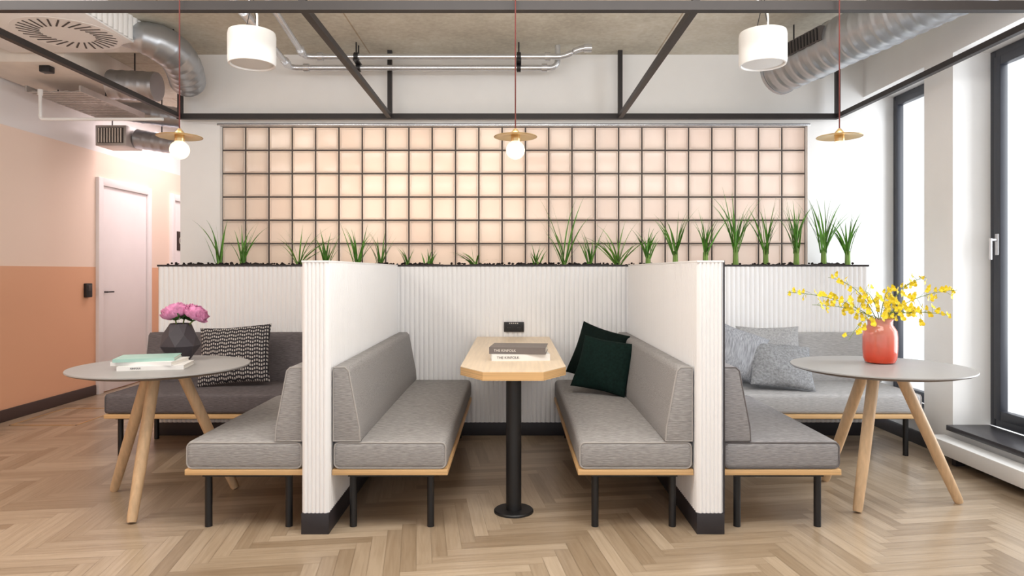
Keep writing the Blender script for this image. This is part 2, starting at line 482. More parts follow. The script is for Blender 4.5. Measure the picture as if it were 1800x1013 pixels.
# corridor doors
def door(name, y0, y1, handle):
    bm = B(); x = XL
    box(bm, x - .02, x + .035, y0, y0 + .08, 0, 2.22, .003); box(bm, x - .02, x + .035, y1 - .08, y1, 0, 2.22, .003)
    box(bm, x - .02, x + .035, y0 + .08, y1 - .08, 2.14, 2.22, .003)
    d = struct(name, bm, m_door)
    bm = B(); box(bm, x - .01, x + .012, y0 + .083, y1 - .083, .008, 2.137, .002); struct('door_leaf', bm, m_door, d)
    if handle:
        bm = B(); yy = y0 + .13
        tube(bm, [(x + .01, yy, 1.04), (x + .05, yy, 1.04)], .008); tube(bm, [(x + .05, yy - .008, 1.04), (x + .05, yy + .1, 1.04)], .0075)
        struct('door_handle', bm, m_plast, d)
door('door_1', 6.95, 7.97, True)
door('door_2', 8.44, 9.46, False)

# ------------------------------------------------------------------ booth joinery
def partition(name, x0, x1, label, trim):
    t = thing(name, label, 'partition', ((x0 + x1) / 2, (YF + YP) / 2, 0), 0, 'fluted booth partitions')
    d = .009; ye = YP - .012
    bm = B(); box(bm, x0 + d, x1 - d, YF + d, ye, .0, 1.295); obj('core_panel', bm, m_flute, t)
    bm = B()
    fluted(bm, (x0 + d, YF + d), (x1 - d, YF + d), .1, 1.295, pitch=.019, depth=.007)
    fluted(bm, (x1 - d, YF + d), (x1 - d, ye), .1, 1.295)
    fluted(bm, (x0 + d, ye), (x0 + d, YF + d), .1, 1.295)
    obj('fluted_cladding', bm, m_flute, t, smooth=50)
    bm = B(); box(bm, x0, x1, YF, ye, 0, .1, .002); obj('plinth', bm, m_plinth, t)
    bm = B(); box(bm, x0 + .001, x1 - .001, YF + .001, ye, 1.295, 1.304, .001); obj('top_cap', bm, m_flute, t)
    if trim:
        bm = B(); box(bm, x1 - .004, x1 + .0015, YF + .002, YF + .012, .1, 1.304); obj('corner_trim', bm, m_plinth, t, label='dark navy corner edge strip')
partition('booth_partition', -1.009, -.877, 'white fluted booth partition on the left of the middle booth', False)
partition('booth_partition', .874, 1.006, 'white fluted booth partition with dark corner strip, right of the middle booth', True)

t = thing('planter_wall', 'long white fluted planter wall behind the booths, filled with grass', 'planter', (0, YP + .2, 0))
PX, PE = 2.717, 5.66
bm = B(); box(bm, -PX + .009, PX - .009, YP + .009, PE, 0, 1.262); obj('planter_body', bm, m_flute, t)
bm = B()
fluted(bm, (-PX + .009, YP + .009), (PX - .009, YP + .009), .1, 1.29, pitch=.036)
fluted(bm, (PX - .009, YP + .009), (PX - .009, PE), .1, 1.29, pitch=.036)
fluted(bm, (-PX + .009, PE), (-PX + .009, YP + .009), .1, 1.29, pitch=.036)
obj('fluted_cladding', bm, m_flute, t, smooth=50)
bm = B(); box(bm, -PX, PX, YP + .002, PE, 0, .1, .002); obj('plinth', bm, m_plinth, t)
bm = B()
box(bm, -PX, PX, YP, YP + .02, 1.29, 1.304); box(bm, -PX, PX, PE - .02, PE, 1.262, 1.304)
box(bm, -PX, -PX + .02, YP + .02, PE - .02, 1.262, 1.304); box(bm, PX - .02, PX, YP + .02, PE - .02, 1.262, 1.304)
box(bm, -PX + .009, PX - .009, YP + .009, YP + .02, 1.262, 1.29)
obj('rim', bm, m_cap, t, label='thin dark metal rim')
# soil and clay granules
bm = B()
nx, ny = 180, 10; g = []
for i in range(nx + 1):
    row = []
    for j in range(ny + 1):
        e_ = 0 if j in (0, ny) or i in (0, nx) else 1
        row.append(bm.verts.new((-PX + .022 + (2 * PX - .044) * i / nx, YP + .022 + (PE - YP - .044) * j / ny, 1.285 + e_ * (random.random() * .02 + .012 * math.sin(i * .21) ** 2))))
    g.append(row)
for i in range(nx):
    for j in range(ny): bm.faces.new((g[i][j], g[i + 1][j], g[i + 1][j + 1], g[i][j + 1]))
for k in range(560):
    x = random.uniform(-PX + .05, PX - .05)
    dens = math.sin(x * 2.3 + 1) + math.sin(x * 5.1)
    if dens < -.2 and random.random() < .7: continue
    q = Matrix.Translation((x, random.uniform(YP + .04, PE - .05), 1.306 + random.random() * .012)) @ Matrix.Diagonal((random.uniform(.8, 1.3), 1, random.uniform(.6, 1), 1))
    bmesh.ops.create_icosphere(bm, subdivisions=1, radius=random.uniform(.007, .014), matrix=q)
tag(obj('planting_soil', bm, m_soil), 'dark granular soil filling the long planter behind the booths', 'soil', kind='stuff')

# grass plants
def blade(bm, base, az, L, lean, curl, w, seg=8):
    d = Vector((math.cos(az), math.sin(az), 0)); s = Vector((-d.y, d.x, 0))
    # turn the blade partly sideways so it keeps some width from every side
    s = (s + d * random.uniform(-.9, .9)).normalized()
    p = Vector(base); ang = lean; prev = None
    for k in range(seg + 1):
        ww = w * (.75 + .5 * math.sin(PI * min(1, k / seg * 1.1))) * (1 - (k / seg) ** 2.2) + .0006
        a = bm.verts.new(p + s * ww / 2); c = bm.verts.new(p - s * ww / 2)
        if prev: bm.faces.new((prev[0], prev[1], c, a))
        prev = (a, c)
        p = p + (d * math.sin(ang) + Vector((0, 0, 1)) * math.cos(ang)) * (L / seg)
        ang += curl / seg * (.5 + k / seg)
plants = [
 (386, 392, 9, 0, 'spiky grass clump at the far left end of the planter'),
 (426, 394, 11, 0, 'upright grass clump, second from the left end of the planter'),
 (524, 394, 14, 1, 'wide spreading grass clump behind the left partition'),
 (575, 408, 11, 0, 'bushy grass clump just right of the left partition front edge'),
 (628, 406, 12, 0, 'medium grass clump between the left partition and its far corner'),
 (668, 414, 10, 0, 'small leaning grass clump above the left back corner of the booth'),
 (716, 432, 6, 0, 'tiny grass sprout above the left side of the middle booth'),
 (752, 440, 4, 0, 'sparse pair of low grass sprouts left of the booth table'),
 (836, 430, 11, 2, 'low drooping grass clump hanging over the rim above the socket'),
 (944, 432, 6, 0, 'small single grass sprout right of the drooping clump'),
 (992, 370, 16, 0, 'tall dense grass clump under the middle pendant lamp, to its right'),
 (1036, 406, 11, 0, 'thin feathery grass clump left of the right back booth corner'),
 (1086, 402, 15, 1, 'bushy grass clump above the right back corner of the booth'),
 (1139, 400, 9, 3, 'short thick stemmed grass plant behind the right partition'),
 (1187, 372, 11, 3, 'tall thick stemmed grass plant above the middle of the right partition'),
 (1240, 380, 12, 3, 'thick stemmed grass plant beside the front edge of the right partition'),
 (1293, 344, 15, 3, 'tallest bushy grass plant, just right of the right partition front edge'),
 (1346, 362, 12, 3, 'broad leaning grass plant, fourth from the right end of the planter'),
 (1400, 356, 14, 3, 'dense grass plant, third from the right end of the planter'),
 (1448, 352, 13, 3, 'grass plant leaning right, second from the right end of the planter'),
 (1490, 372, 13, 3, 'splayed grass plant at the far right end of the planter'),
]
for (px, top, nb, kind, lab) in plants:
    Y = random.uniform(5.34, 5.46)
    x = (px - VX) * Y / F
    h = HC + (VY - top) * Y / F - 1.3
    t = thing('grass_plant', lab, 'plant', (x, Y, 1.3), 0, 'grass plants in the planter')
    bm = B()
    z0 = h * .2 if kind == 3 else -.01
    N = nb + (8 if kind == 3 else 6)
    for k in range(N):
        az = random.choice((0, PI)) + random.uniform(-.9, .9)
        base = (random.uniform(-.018, .018), random.uniform(-.018, .018), z0 - random.random() * .01)
        hh = h - max(z0, 0)
        L = hh * random.uniform(.6, 1.2)
        if k == 0:
            blade(bm, base, az, hh * 1.04, .06, .12, .013); continue
        if kind == 2:
            blade(bm, base, random.choice((0.2, PI, -PI / 2, PI - .3)) + random.uniform(-.4, .4), random.uniform(.14, .27), random.uniform(.4, .9), random.uniform(.9, 1.9), .012)
        elif kind == 1:
            blade(bm, base, az, L * 1.25, random.uniform(.1, .8), random.uniform(.2, 1.3), .012)
        elif kind == 3:
            blade(bm, base, az, L * 1.06, random.uniform(.02, .38), random.uniform(.0, .9), random.uniform(.011, .017))
        else:
            blade(bm, base, az, L * 1.12, random.uniform(.04, .42), random.uniform(.0, 1.0), random.uniform(.009, .014))
    obj('blades', bm, m_blade if kind in (0, 3) else m_blade2, t, local=True, smooth=60)
    bm = B()
    if kind == 3:
        for k in range(5):
            a = k * 2 * PI / 5
            tube(bm, [(.016 * math.cos(a), .016 * math.sin(a), -.02), (.010 * math.cos(a), .010 * math.sin(a), h * .12), (.014 * math.cos(a), .014 * math.sin(a), h * .27)], [.009, .011, .006], 7)
    else:
        for k in range(3):
            a = k * 2.1
            tube(bm, [(.01 * math.cos(a), .01 * math.sin(a), -.02), (.008 * math.cos(a), .008 * math.sin(a), .03)], [.008, .006], 6)
    obj('stem', bm, m_stem, t, local=True)

# ------------------------------------------------------------------ benches
def rrect(u0, u1, z0, z1, r_, v, n=4):
    pts = []
    for cx, cz, a0 in ((u1 - r_, z1 - r_, 0), (u0 + r_, z1 - r_, PI / 2), (u0 + r_, z0 + r_, PI), (u1 - r_, z0 + r_, 1.5 * PI)):
        for k in range(n + 1):
            a = a0 + k * PI / 2 / n
            pts.append((cx + r_ * math.cos(a), v, cz + r_ * math.sin(a)))
    pts.append(pts[0]); return pts

def bench(label, L, W, fab, pip, loc, rot):
    t = thing('upholstered_bench', label, 'bench', loc, rot, 'grey upholstered benches')
    v0, v1 = 0.0, L
    bm = B(); box(bm, .004, W, 0, L, .296, .43, .026, 3)
    bmesh.ops.subdivide_edges(bm, edges=[e for e in bm.edges if e.calc_length() > .3], cuts=9, use_grid_fill=True)
    for v in bm.verts:
        if v.co.z > .425:
            fu = max(0, 1 - ((v.co.x - W / 2) / (W / 2 - .02)) ** 2); fv = max(0, 1 - ((v.co.y - L / 2) / (L / 2 - .02)) ** 6)
            v.co.z += .012 * fu * fv + random.uniform(-.0015, .0015) * fu * fv
    obj('seat_cushion', bm, fab, t, local=True, smooth=60)
    for v in (.006, L - .006):
        bm = B(); tube(bm, rrect(.012, W - .006, .302, .424, .024, v), .004, 6, False)
        obj('seat_piping', bm, pip, t, local=True)
    prof = [(.004, .428), (.142, .428), (.136, .50), (.084, .775), (.066, .792), (.004, .792)]
    bm = B(); prism(bm, prof, v0, v1, lambda p, a: Vector((p[0], a, p[1])), .012, 3)
    obj('backrest_cushion', bm, fab, t, local=True, smooth=50)
    for v in (v0 + .003, v1 - .003):
        pp = [(.008, .434), (.136, .434), (.132, .50), (.081, .771), (.064, .788), (.008, .788), (.008, .434)]
        bm = B(); tube(bm, [(a, v, c) for a, c in pp], .004, 6, False)
        obj('backrest_piping', bm, pip, t, local=True)
    bm = B(); box(bm, .002, W + .004, 0.002, L - .002, .268, .2955, .002); obj('plywood_base', bm, m_ply, t, local=True, label='pale birch plywood base board')
    bm = B()
    for u in (.09, W - .085): box(bm, u - .02, u + .02, .04, L - .04, .25, .268)
    for v in (.04, L - .08): box(bm, .11, W - .105, v, v + .04, .2501, .2679)
    obj('steel_rail', bm, m_black, t, local=True)
    for u in (.09, W - .085):
        for v in (.065, L - .065):
            bm = B(); tube(bm, [(u, v, .0), (u, v, .25)], .0175, 14); obj('leg', bm, m_black, t, local=True)
    return t
L1 = YP - 3.29 - .012
bench('light grey bench on the left side of the middle booth', L1, .555, m_fab, m_pipe, (-.875, 3.29, 0), 0)
bench('light grey bench with green cushions, right side of the middle booth', L1, .555, m_fab, m_pipe, (.872, 3.29 + L1, 0), PI)
L2 = 4.545 - 3.29
bench('short grey bench outside the left partition, facing the table with peonies', L2, .57, m_fab, m_pipe, (-1.011, 3.29 + L2, 0), PI)
bench('short grey bench outside the right partition, facing the table with the coral vase', L2, .57, m_fab_shaded, m_piped, (1.010, 3.29, 0), 0)
L3 = 2.735 - 1.012
bench('dark grey bench along the planter wall on the left', L3, .645, m_fabd, m_piped, (-2.735, YP - .003, 0), -PI / 2)
bench('grey bench along the planter wall on the right by the window', L3, .645, m_fab_lit, m_pipe, (1.012, YP - .003, 0), -PI / 2)

# ------------------------------------------------------------------ booth table
t = thing('booth_table', 'narrow birch booth table with clipped corners on one black pole', 'table', (0, 3.56, 0))
poly = [(-.275, 5.19), (-.275, 3.56), (-.15, 3.37), (.15, 3.37), (.275, 3.56), (.275, 5.19)]
bm = B(); prism(bm, poly, .712, .753, lambda p, a: Vector((p[0], p[1], a))); obj('table_edge', bm, m_edge, t, label='layered plywood table edge')
bm = B(); prism(bm, poly, .753, .756, lambda p, a: Vector((p[0], p[1], a))); obj('tabletop', bm, m_top, t)
bm = B(); tube(bm, [(0.003, 3.56, .012), (0.003, 3.56, .712)], .040, 24); obj('pole', bm, m_black, t)
bm = B(); lathe(bm, [(.103, 0), (.103, .008), (.098, .013), (.04, .014)], (.003, 3.56, 0), 40); obj('base_plate', bm, m_black, t)
bm = B(); box(bm, -.1, .1, 3.47, 3.66, .704, .712); obj('mounting_plate', bm, m_black, t)

# socket plate on the planter wall
t = thing('wall_socket', 'black double socket plate on the fluted wall above the booth table', 'socket', (.005, YP - .005, .79))
bm = B(); box(bm, -.07, .082, YP - .014, YP - .001, .792, .868, .003); obj('cover_plate', bm, m_plast, t)
for cx in (-.032, .044):
    bm = B(); tube(bm, [(cx, YP - .0145, .826), (cx, YP - .019, .826)], .022, 20); o = obj('socket_insert', bm, m_black, t)
    for s in (-.008, .008):
        bm = B(); tube(bm, [(cx + s, YP - .0195, .826), (cx + s, YP - .0192, .826)], .003, 8)
        obj('pin_hole', bm, m_slot, o)
bm = B()
for k in range(5): box(bm, -.03 + k * .015, -.022 + k * .015, YP - .0155, YP - .0145, .855, .861)
obj('marking', bm, m_inkw, t)

# ------------------------------------------------------------------ round tables
def round_table(label, cx, cy, feet):
    t = thing('round_table', label, 'table', (cx, cy, 0), 0, 'round tables with oak legs')
    bm = B(); lathe(bm, [(.40, .716), (.443, .728), (.4495, .733)], (cx, cy, 0), 72); obj('tabletop_edge', bm, m_linoe, t)
    bm = B(); lathe(bm, [(.4495, .733), (.45, .7365), (.448, .74)], (cx, cy, 0), 72); obj('tabletop', bm, m_lino, t)
    for fx, fy in feet:
        a = Vector((cx + fx, cy + fy, .006)); b_ = Vector((cx + fx * .24, cy + fy * .24, .712))
        bm = B(); tube(bm, [a, a.lerp(b_, .02), a.lerp(b_, .35), b_], [.021, .024, .029, .030], 18); obj('leg', bm, m_oak, t)
    bm = B(); lathe(bm, [(.13, .700), (.13, .7155)], (cx, cy, 0), 32); obj('leg_bracket', bm, m_black, t)
TL = (-1.913, 3.717); TR = (1.985, 3.70)
round_table('round grey table with three oak legs, holding the pink peonies', TL[0], TL[1], [(.02, -.33), (-.36, .17), (.31, .22)])
round_table('round grey table with three oak legs, holding the coral vase', TR[0], TR[1], [(-.20, -.16), (.42, -.02), (-.12, .38)])

# ------------------------------------------------------------------ books
def book(label, loc, rot, lx, ly, th, cov, group, text=None, tmat=None, tsize=.012):
    t = thing('book', label, 'book', loc, rot, group)
    bm = B()
    box(bm, -lx / 2, lx / 2, -ly / 2, ly / 2, 0, .003); box(bm, -lx / 2, lx / 2, -ly / 2, ly / 2, th - .003, th)
    box(bm, -lx / 2, lx / 2, -ly / 2, -ly / 2 + .003, .003, th - .003)
    obj('cover', bm, cov, t, local=True)
    bm = B(); box(bm, -lx / 2 + .004, lx / 2 - .004, -ly / 2 + .003, ly / 2 - .005, .003, th - .003); obj('pages', bm, m_page, t, local=True)
    if text:
        lettering('spine_lettering', text, tsize, tmat, t, Matrix.Translation((-lx * .22, -ly / 2 - .0006, th / 2)) @ Matrix.Rotation(PI / 2, 4, 'X'))
    return t
gb = 'books on the booth table'
book('white book at the bottom of the pair on the booth table', (.035, 3.90, .756), rd(4), .325, .235, .036, m_bwhite, gb, 'THE KINFOLK', m_ink, .02)
book('dark grey book on top of the pair on the booth table', (.035, 3.905, .792), rd(-6), .315, .235, .038, m_bgrey, gb, 'THE KINFOLK', m_inkw, .02)
gl_ = 'books on the left round table'
book('white book at the bottom of the stack on the left round table', (-1.90, 3.64, .74), rd(12), .32, .22, .022, m_bwhite, gl_, 'KINFOLK', m_ink, .012)
book('white book in the middle of the stack on the left round table', (-1.935, 3.65, .762), rd(2), .31, .22, .02, m_bwhite, gl_)
book('teal covered book on top of the stack beside the dark vase', (-1.95, 3.65, .782), rd(16), .29, .21, .017, m_teal, gl_)

# ------------------------------------------------------------------ vases and flowers
bm = B()
n = 7; c = Vector((-1.925, 3.945, .74)); rings = []
for (r_, z, off) in ((.056, 0, 0), (.113, .085, .5), (.092, .15, 0), (.058, .212, .5)):
    rings.append([bm.verts.new(c + Vector((r_ * math.cos(2 * PI * (k + off) / n), r_ * math.sin(2 * PI * (k + off) / n), z))) for k in range(n)])
for q, (a, b_) in enumerate(zip(rings, rings[1:])):
    for k in range(n):
        if q % 2 == 0:
            bm.faces.new((a[k], a[(k + 1) % n], b_[k])); bm.faces.new((a[(k + 1) % n], b_[(k + 1) % n], b_[k]))
        else:
            bm.faces.new((a[k], b_[(k + 1) % n], b_[k])); bm.faces.new((a[k], a[(k + 1) % n], b_[(k + 1) % n]))
bm.faces.new(list(reversed(rings[0])))
inner = [bm.verts.new(c + (v.co - c) * .9 + Vector((0, 0, .018))) for v in rings[-1]]
low = [bm.verts.new(c + Vector(((v.co.x - c.x) * .8, (v.co.y - c.y) * .8, .1))) for v in rings[-1]]
for k in range(n):
    bm.faces.new((rings[-1][k], rings[-1][(k + 1) % n], inner[(k + 1) % n], inner[k]))
    bm.faces.new((inner[k], inner[(k + 1) % n], low[(k + 1) % n], low[k]))
bm.faces.new(low)
bmesh.ops.recalc_face_normals(bm, faces=bm.faces)
tag(obj('faceted_vase', bm, m_vase, smooth=0), 'dark slate faceted vase holding pink peonies on the left round table', 'vase')

def petal(bm, mtx, L, W, cup, curl, ruffle=0.0):
    g = []
    for i in range(5):
        s = i / 4; row = []
        w = W * math.sin(PI * min(1, .18 + s * .55))
        for q_, j in enumerate((-1, -.5, 0, .5, 1)):
            x = j * w / 2; y = cup * (j * j) * -.35 * W - curl * math.sin(s * PI) * L; z = s * L * (1 - .16 * j * j * (s > .8)) + (random.uniform(-.004, .004) if i == 4 else 0)
            if i >= 3: y += ruffle * (1 if q_ % 2 else -1) * random.uniform(.3, 1)
            row.append(bm.verts.new(mtx @ Vector((x, y, z))))
        g.append(row)
    for i in range(4):
        for j in range(4): bm.faces.new((g[i][j], g[i][j + 1], g[i + 1][j + 1], g[i + 1][j]))

def peony(label, head, base, tilt_az, tilt, R):
    t = thing('peony', label, 'flower', base, 0, 'peonies in the faceted vase')
    head = Vector(head); hd = head - Vector(base)
    bm = B()
    rot = Matrix.Translation(hd) @ Matrix.Rotation(tilt_az, 4, 'Z') @ Matrix.Rotation(tilt, 4, 'Y')
    for layer, (cnt, lean, rr, L) in enumerate(((10, 1.25, .012, .88), (12, 1.05, .012, .96), (13, .86, .012, 1.0), (13, .68, .011, 1.0), (12, .5, .010, .98), (11, .34, .008, .97), (9, .18, .006, .95), (7, .05, .004, .92))):
        for k in range(cnt):
            a = 2 * PI * (k + layer * .4) / cnt + random.uniform(-.2, .2)
            m_ = rot @ Matrix.Rotation(a, 4, 'Z') @ Matrix.Translation((0, rr, -R * .55)) @ Matrix.Rotation(-(lean + random.uniform(-.15, .15)), 4, 'X')
            petal(bm, m_, R * 1.3 * L * random.uniform(.88, 1.04), R * .8, .6, -.24 if lean > .3 else -.12, R * .1)
    obj('bloom', bm, m_pink, t, local=True, smooth=80)
    bm = B(); mid = hd * .5 + Vector((0, 0, .02)); tube(bm, [(0, 0, 0), mid, hd - Vector((0, 0, R * .5))], .004, 8); obj('stem', bm, m_stalk, t, local=True)
    bm = B()
    for k in range(5):
        a = random.uniform(0, 6.28)
        m_ = Matrix.Translation(hd * .68) @ Matrix.Rotation(a, 4, 'Z') @ Matrix.Rotation(-1.0, 4, 'X')
        petal(bm, m_, .09, .03, .3, -.1)
    obj('leaves', bm, m_leaf, t, local=True, smooth=80)
vb = c + Vector((0, 0, .11))
peony('large pink peony on the left of the faceted vase', P(307, 547, 3.93), vb + Vector((-.015, 0, 0)), PI, .35, .063)
peony('pink peony leaning right out of the faceted vase', P(346, 550, 3.95), vb + Vector((.02, 0, 0)), 0, .5, .057)
peony('smaller pink peony between the other two, set further back', P(326, 545, 4.02), vb + Vector((0, .02, 0)), PI / 2, .2, .046)

vc = Vector((2.053, 3.82, .74))
bm = B()
lathe(bm, [(.02, .001), (.055, 0), (.076, .006), (.086, .03), (.0895, .08), (.0895, .15), (.086, .18), (.072, .203), (.064, .215), (.064, .228), (.070, .246), (.067, .2465), (.060, .228), (.060, .214), (.068, .2), (.081, .178), (.084, .15), (.084, .08), (.08, .034), (.07, .012), (.02, .008)], vc, 48)
tag(obj('glass_vase', bm, m_coral), 'coral red ombre glass vase with yellow blossoms on the right round table', 'vase')

# one blossom mesh
bm = B()
for k, (a, L, W) in enumerate(((0, .017, .013), (1.05, .012, .008), (-1.05, .012, .008), (2.35, .012, .008), (-2.35, .012, .008), (PI, .019, .024))):
    m_ = Matrix.Rotation(a, 4, 'Y') @ Matrix.Rotation(.35, 4, 'X')
    petal(bm, m_, L * 1.25, W * 1.25, .3, .12)
fm_ = bpy.data.meshes.new('flower'); bm.to_mesh(fm_); bm.free()
for p in fm_.polygons: p.use_smooth = True
fm_.materials.append(m_yel)
sprays = [
 ((1384, 514), -.05, 22, 'yellow blossom spray reaching furthest left over the bench'),
 ((1428, 536), -.12, 18, 'yellow blossom spray pointing left, just under the furthest left one'),
 ((1456, 488), .05, 18, 'yellow blossom spray rising up to the left'),
 ((1492, 598), -.14, 16, 'short yellow blossom spray drooping beside the left of the vase neck'),
 ((1520, 512), -.1, 15, 'short upright yellow blossom spray directly above the vase'),
 ((1562, 512), .08, 18, 'yellow blossom spray standing up just right of the vase'),
 ((1600, 552), -.15, 18, 'low yellow blossom spray to the right of the vase neck'),
 ((1628, 488), .02, 21, 'tallest yellow blossom spray rising to the right'),
 ((1682, 510), .0, 24, 'yellow blossom spray reaching furthest right towards the window'),
 ((1664, 554), -.1, 21, 'yellow blossom spray arching right and drooping at its tip'),
]
for (ex, ey), dy, nf, lab in sprays:
    base = vc + Vector((random.uniform(-.02, .02), random.uniform(-.02, .02), .04))
    end = P(ex, ey, 3.82 + dy)
    t = thing('orchid_spray', lab, 'flower spray', base, 0, 'yellow sprays in the coral vase')
    neck = Vector((vc.x + (end.x - vc.x) * .08, vc.y + dy * .1, .99)) - base
    e_ = end - base; ctl = neck + Vector(((e_.x - neck.x) * .35, (e_.y - neck.y) * .3, max(.06, (e_.z - neck.z) * .9)))
    pts = [Vector((0, 0, 0))]
    for s in range(13):
        u = s / 12; pts.append(neck * (1 - u) ** 2 + ctl * 2 * u * (1 - u) + e_ * u * u)
    bm = B(); tube(bm, pts, [.0026 - .0001 * k for k in range(14)], 6)
    fl_pos = []
    for k in range(nf):
        u = .2 + .8 * (k + random.random() * .6) / nf
        q = neck * (1 - u) ** 2 + ctl * 2 * u * (1 - u) + e_ * u * u
        off = Vector((random.uniform(-1, 1), random.uniform(-1, .7), random.uniform(-.8, 1))).normalized() * random.uniform(.02, .062) * (1.25 - .5 * u)
        tube(bm, [q, q + off * .6 + Vector((0, 0, .004)), q + off], .0009, 4)
        fl_pos.append((q + off, u))
    obj('stem', bm, m_stalk, t, local=True)
    for q, u in fl_pos:
        f = bpy.data.objects.new('flower', fm_); COL.objects.link(f); f.parent = t
        f.location = q; s = random.uniform(.65, 1.12) * (1.15 - .4 * u); f.scale = (s, s, s)
        f.rotation_euler = (random.uniform(-.6, .5), random.uniform(-.5, .5), random.uniform(-1.1, 1.1))

# ------------------------------------------------------------------ cushions
def pillow(label, mat, px, py, Y, W, H, T, yaw, tilt, roll, group, rest=.432):
    bm = B(); n = 18
    def co(u, v, s):
        x = u * W / 2 * (1 - .07 * (1 - v * v)); z = v * H / 2 * (1 - .07 * (1 - u * u))
        y = s * T / 2 * (max(0, (1 - u ** 2)) * max(0, (1 - v ** 2))) ** .42
        return Vector((x, y + .004 * math.sin(u * 5 + v * 3), z))
    gf = [[None] * (n + 1) for _ in range(n + 1)]; gk = [[None] * (n + 1) for _ in range(n + 1)]
    for i in range(n + 1):
        for j in range(n + 1):
            u = math.sin((i / n - .5) * PI); v = math.sin((j / n - .5) * PI)
            gf[i][j] = bm.verts.new(co(u, v, -1))
            gk[i][j] = gf[i][j] if i in (0, n) or j in (0, n) else bm.verts.new(co(u, v, 1))
    for i in range(n):
        for j in range(n):
            bm.faces.new((gf[i][j], gf[i + 1][j], gf[i + 1][j + 1], gf[i][j + 1]))
            bm.faces.new((gk[i][j], gk[i][j + 1], gk[i + 1][j + 1], gk[i + 1][j]))
    o = link_mesh('cushion', bm, mat, 70)
    R = Matrix.Rotation(yaw, 4, 'Z') @ Matrix.Rotation(-tilt, 4, 'X') @ Matrix.Rotation(roll, 4, 'Y')
    zmin = min((R @ v.co).z for v in o.data.vertices)
    p = P(px, py, Y); o.rotation_euler = R.to_euler(); o.location = (p.x, p.y, rest - zmin)
    tag(o, label, 'cushion', group)
    return o
gc = 'cushions on the benches'
pillow('black and white woven pattern cushion on the dark left bench', m_pat, 413, 632, 4.88, .50, .43, .15, rd(4), rd(20), rd(-4), gc, .44)
pillow('blackish green cushion at the back of the pair on the booth bench', m_greenp2, 1050, 628, 4.84, .38, .39, .13, rd(-32), rd(16), rd(14), gc, .438)
pillow('dark green cushion in front of the pair on the booth bench', m_greenp, 1062, 643, 4.54, .38, .37, .13, rd(-24), rd(26), rd(8), gc, .438)
pillow('grey cushion leaning half behind the right partition bench back', m_bluep3, 1296, 620, 4.84, .42, .38, .13, rd(8), rd(24), rd(22), gc, .44)
pillow('pale grey cushion standing against the right bench back', m_bluep2, 1352, 617, 5.0, .46, .42, .12, rd(-3), rd(14), rd(0), gc, .44)
pillow('blue grey cushion lying tilted in front of the others on the right bench', m_bluep, 1372, 648, 4.76, .43, .36, .13, rd(-4), rd(40), rd(6), gc, .44)

# ------------------------------------------------------------------ steel frame overhead
ZF = 2.535; YR, YFr = 5.65, 3.31; h = .022
t = thing('overhead_frame', 'dark steel grid frame hanging from the ceiling over the booths', 'frame', (0, 4.5, ZF))
XS = [-2.754, -1.02, .885, 2.684]
for y in (YFr, YR):
    bm = B(); box(bm, XS[0] - .35 if y == YFr else XS[0] - h, XS[3] + (.3 if y == YFr else 0), y - h, y + h, ZF - h, ZF + h); obj('cross_beam', bm, m_frame, t)
for i, x in enumerate(XS):
    bm = B(); box(bm, x - .018, x + .018, YFr + h, YR - h, ZF - .018, ZF + .018); obj('long_beam', bm, m_frame, t)
    for y in (YFr, YR):
        bm = B(); box(bm, x - .018, x + .018, y - .018, y + .018, ZF + h, CEIL); obj('hanging_post', bm, m_frame, t)

# pendants
def pendant(x, label):
    Y = 3.262; t = thing('pendant_lamp', label, 'lamp', (x, Y, 1.79), 0, 'brass disc pendant lamps')
    bm = B(); tube(bm, [(x, Y, 1.93), (x, Y, CEIL - .02)], .0032, 8); obj('cord', bm, m_cord, t)
    bm = B(); lathe(bm, [(.05, CEIL - .025), (.05, CEIL)], (x, Y, 0), 24); obj('ceiling_rose', bm, m_black, t)
    bm = B(); lathe(bm, [(.102, 1.893), (.104, 1.895), (.1, 1.898), (.04, 1.905), (.018, 1.909), (.018, 1.905), (.04, 1.900), (.1, 1.893)], (x, Y, 0), 48, False); obj('disc_shade', bm, m_brass, t)
    bm = B(); lathe(bm, [(.02, 1.870), (.022, 1.875), (.022, 1.915), (.014, 1.925), (.006, 1.935)], (x, Y, 0), 24); obj('lamp_holder', bm, m_brass, t)
    bm = B()
    prof = [(.0005, -.045)] + [(.045 * math.cos(a), .045 * math.sin(a)) for a in [(-80 + 14 * k) * PI / 180 for k in range(11)]] + [(.02, .043), (.018, .05)]
    lathe(bm, [(r_, z + 1.832) for r_, z in prof], (x, Y, 0), 32); obj('bulb', bm, m_bulb, t, label='glowing frosted globe bulb')
pendant(-1.594, 'brass disc pendant with glowing globe bulb, at left near the corridor')
pendant(.011, 'brass disc pendant with glowing globe bulb over the middle booth table')
pendant(1.559, 'brass disc pendant with glowing globe bulb, at right near the windows')

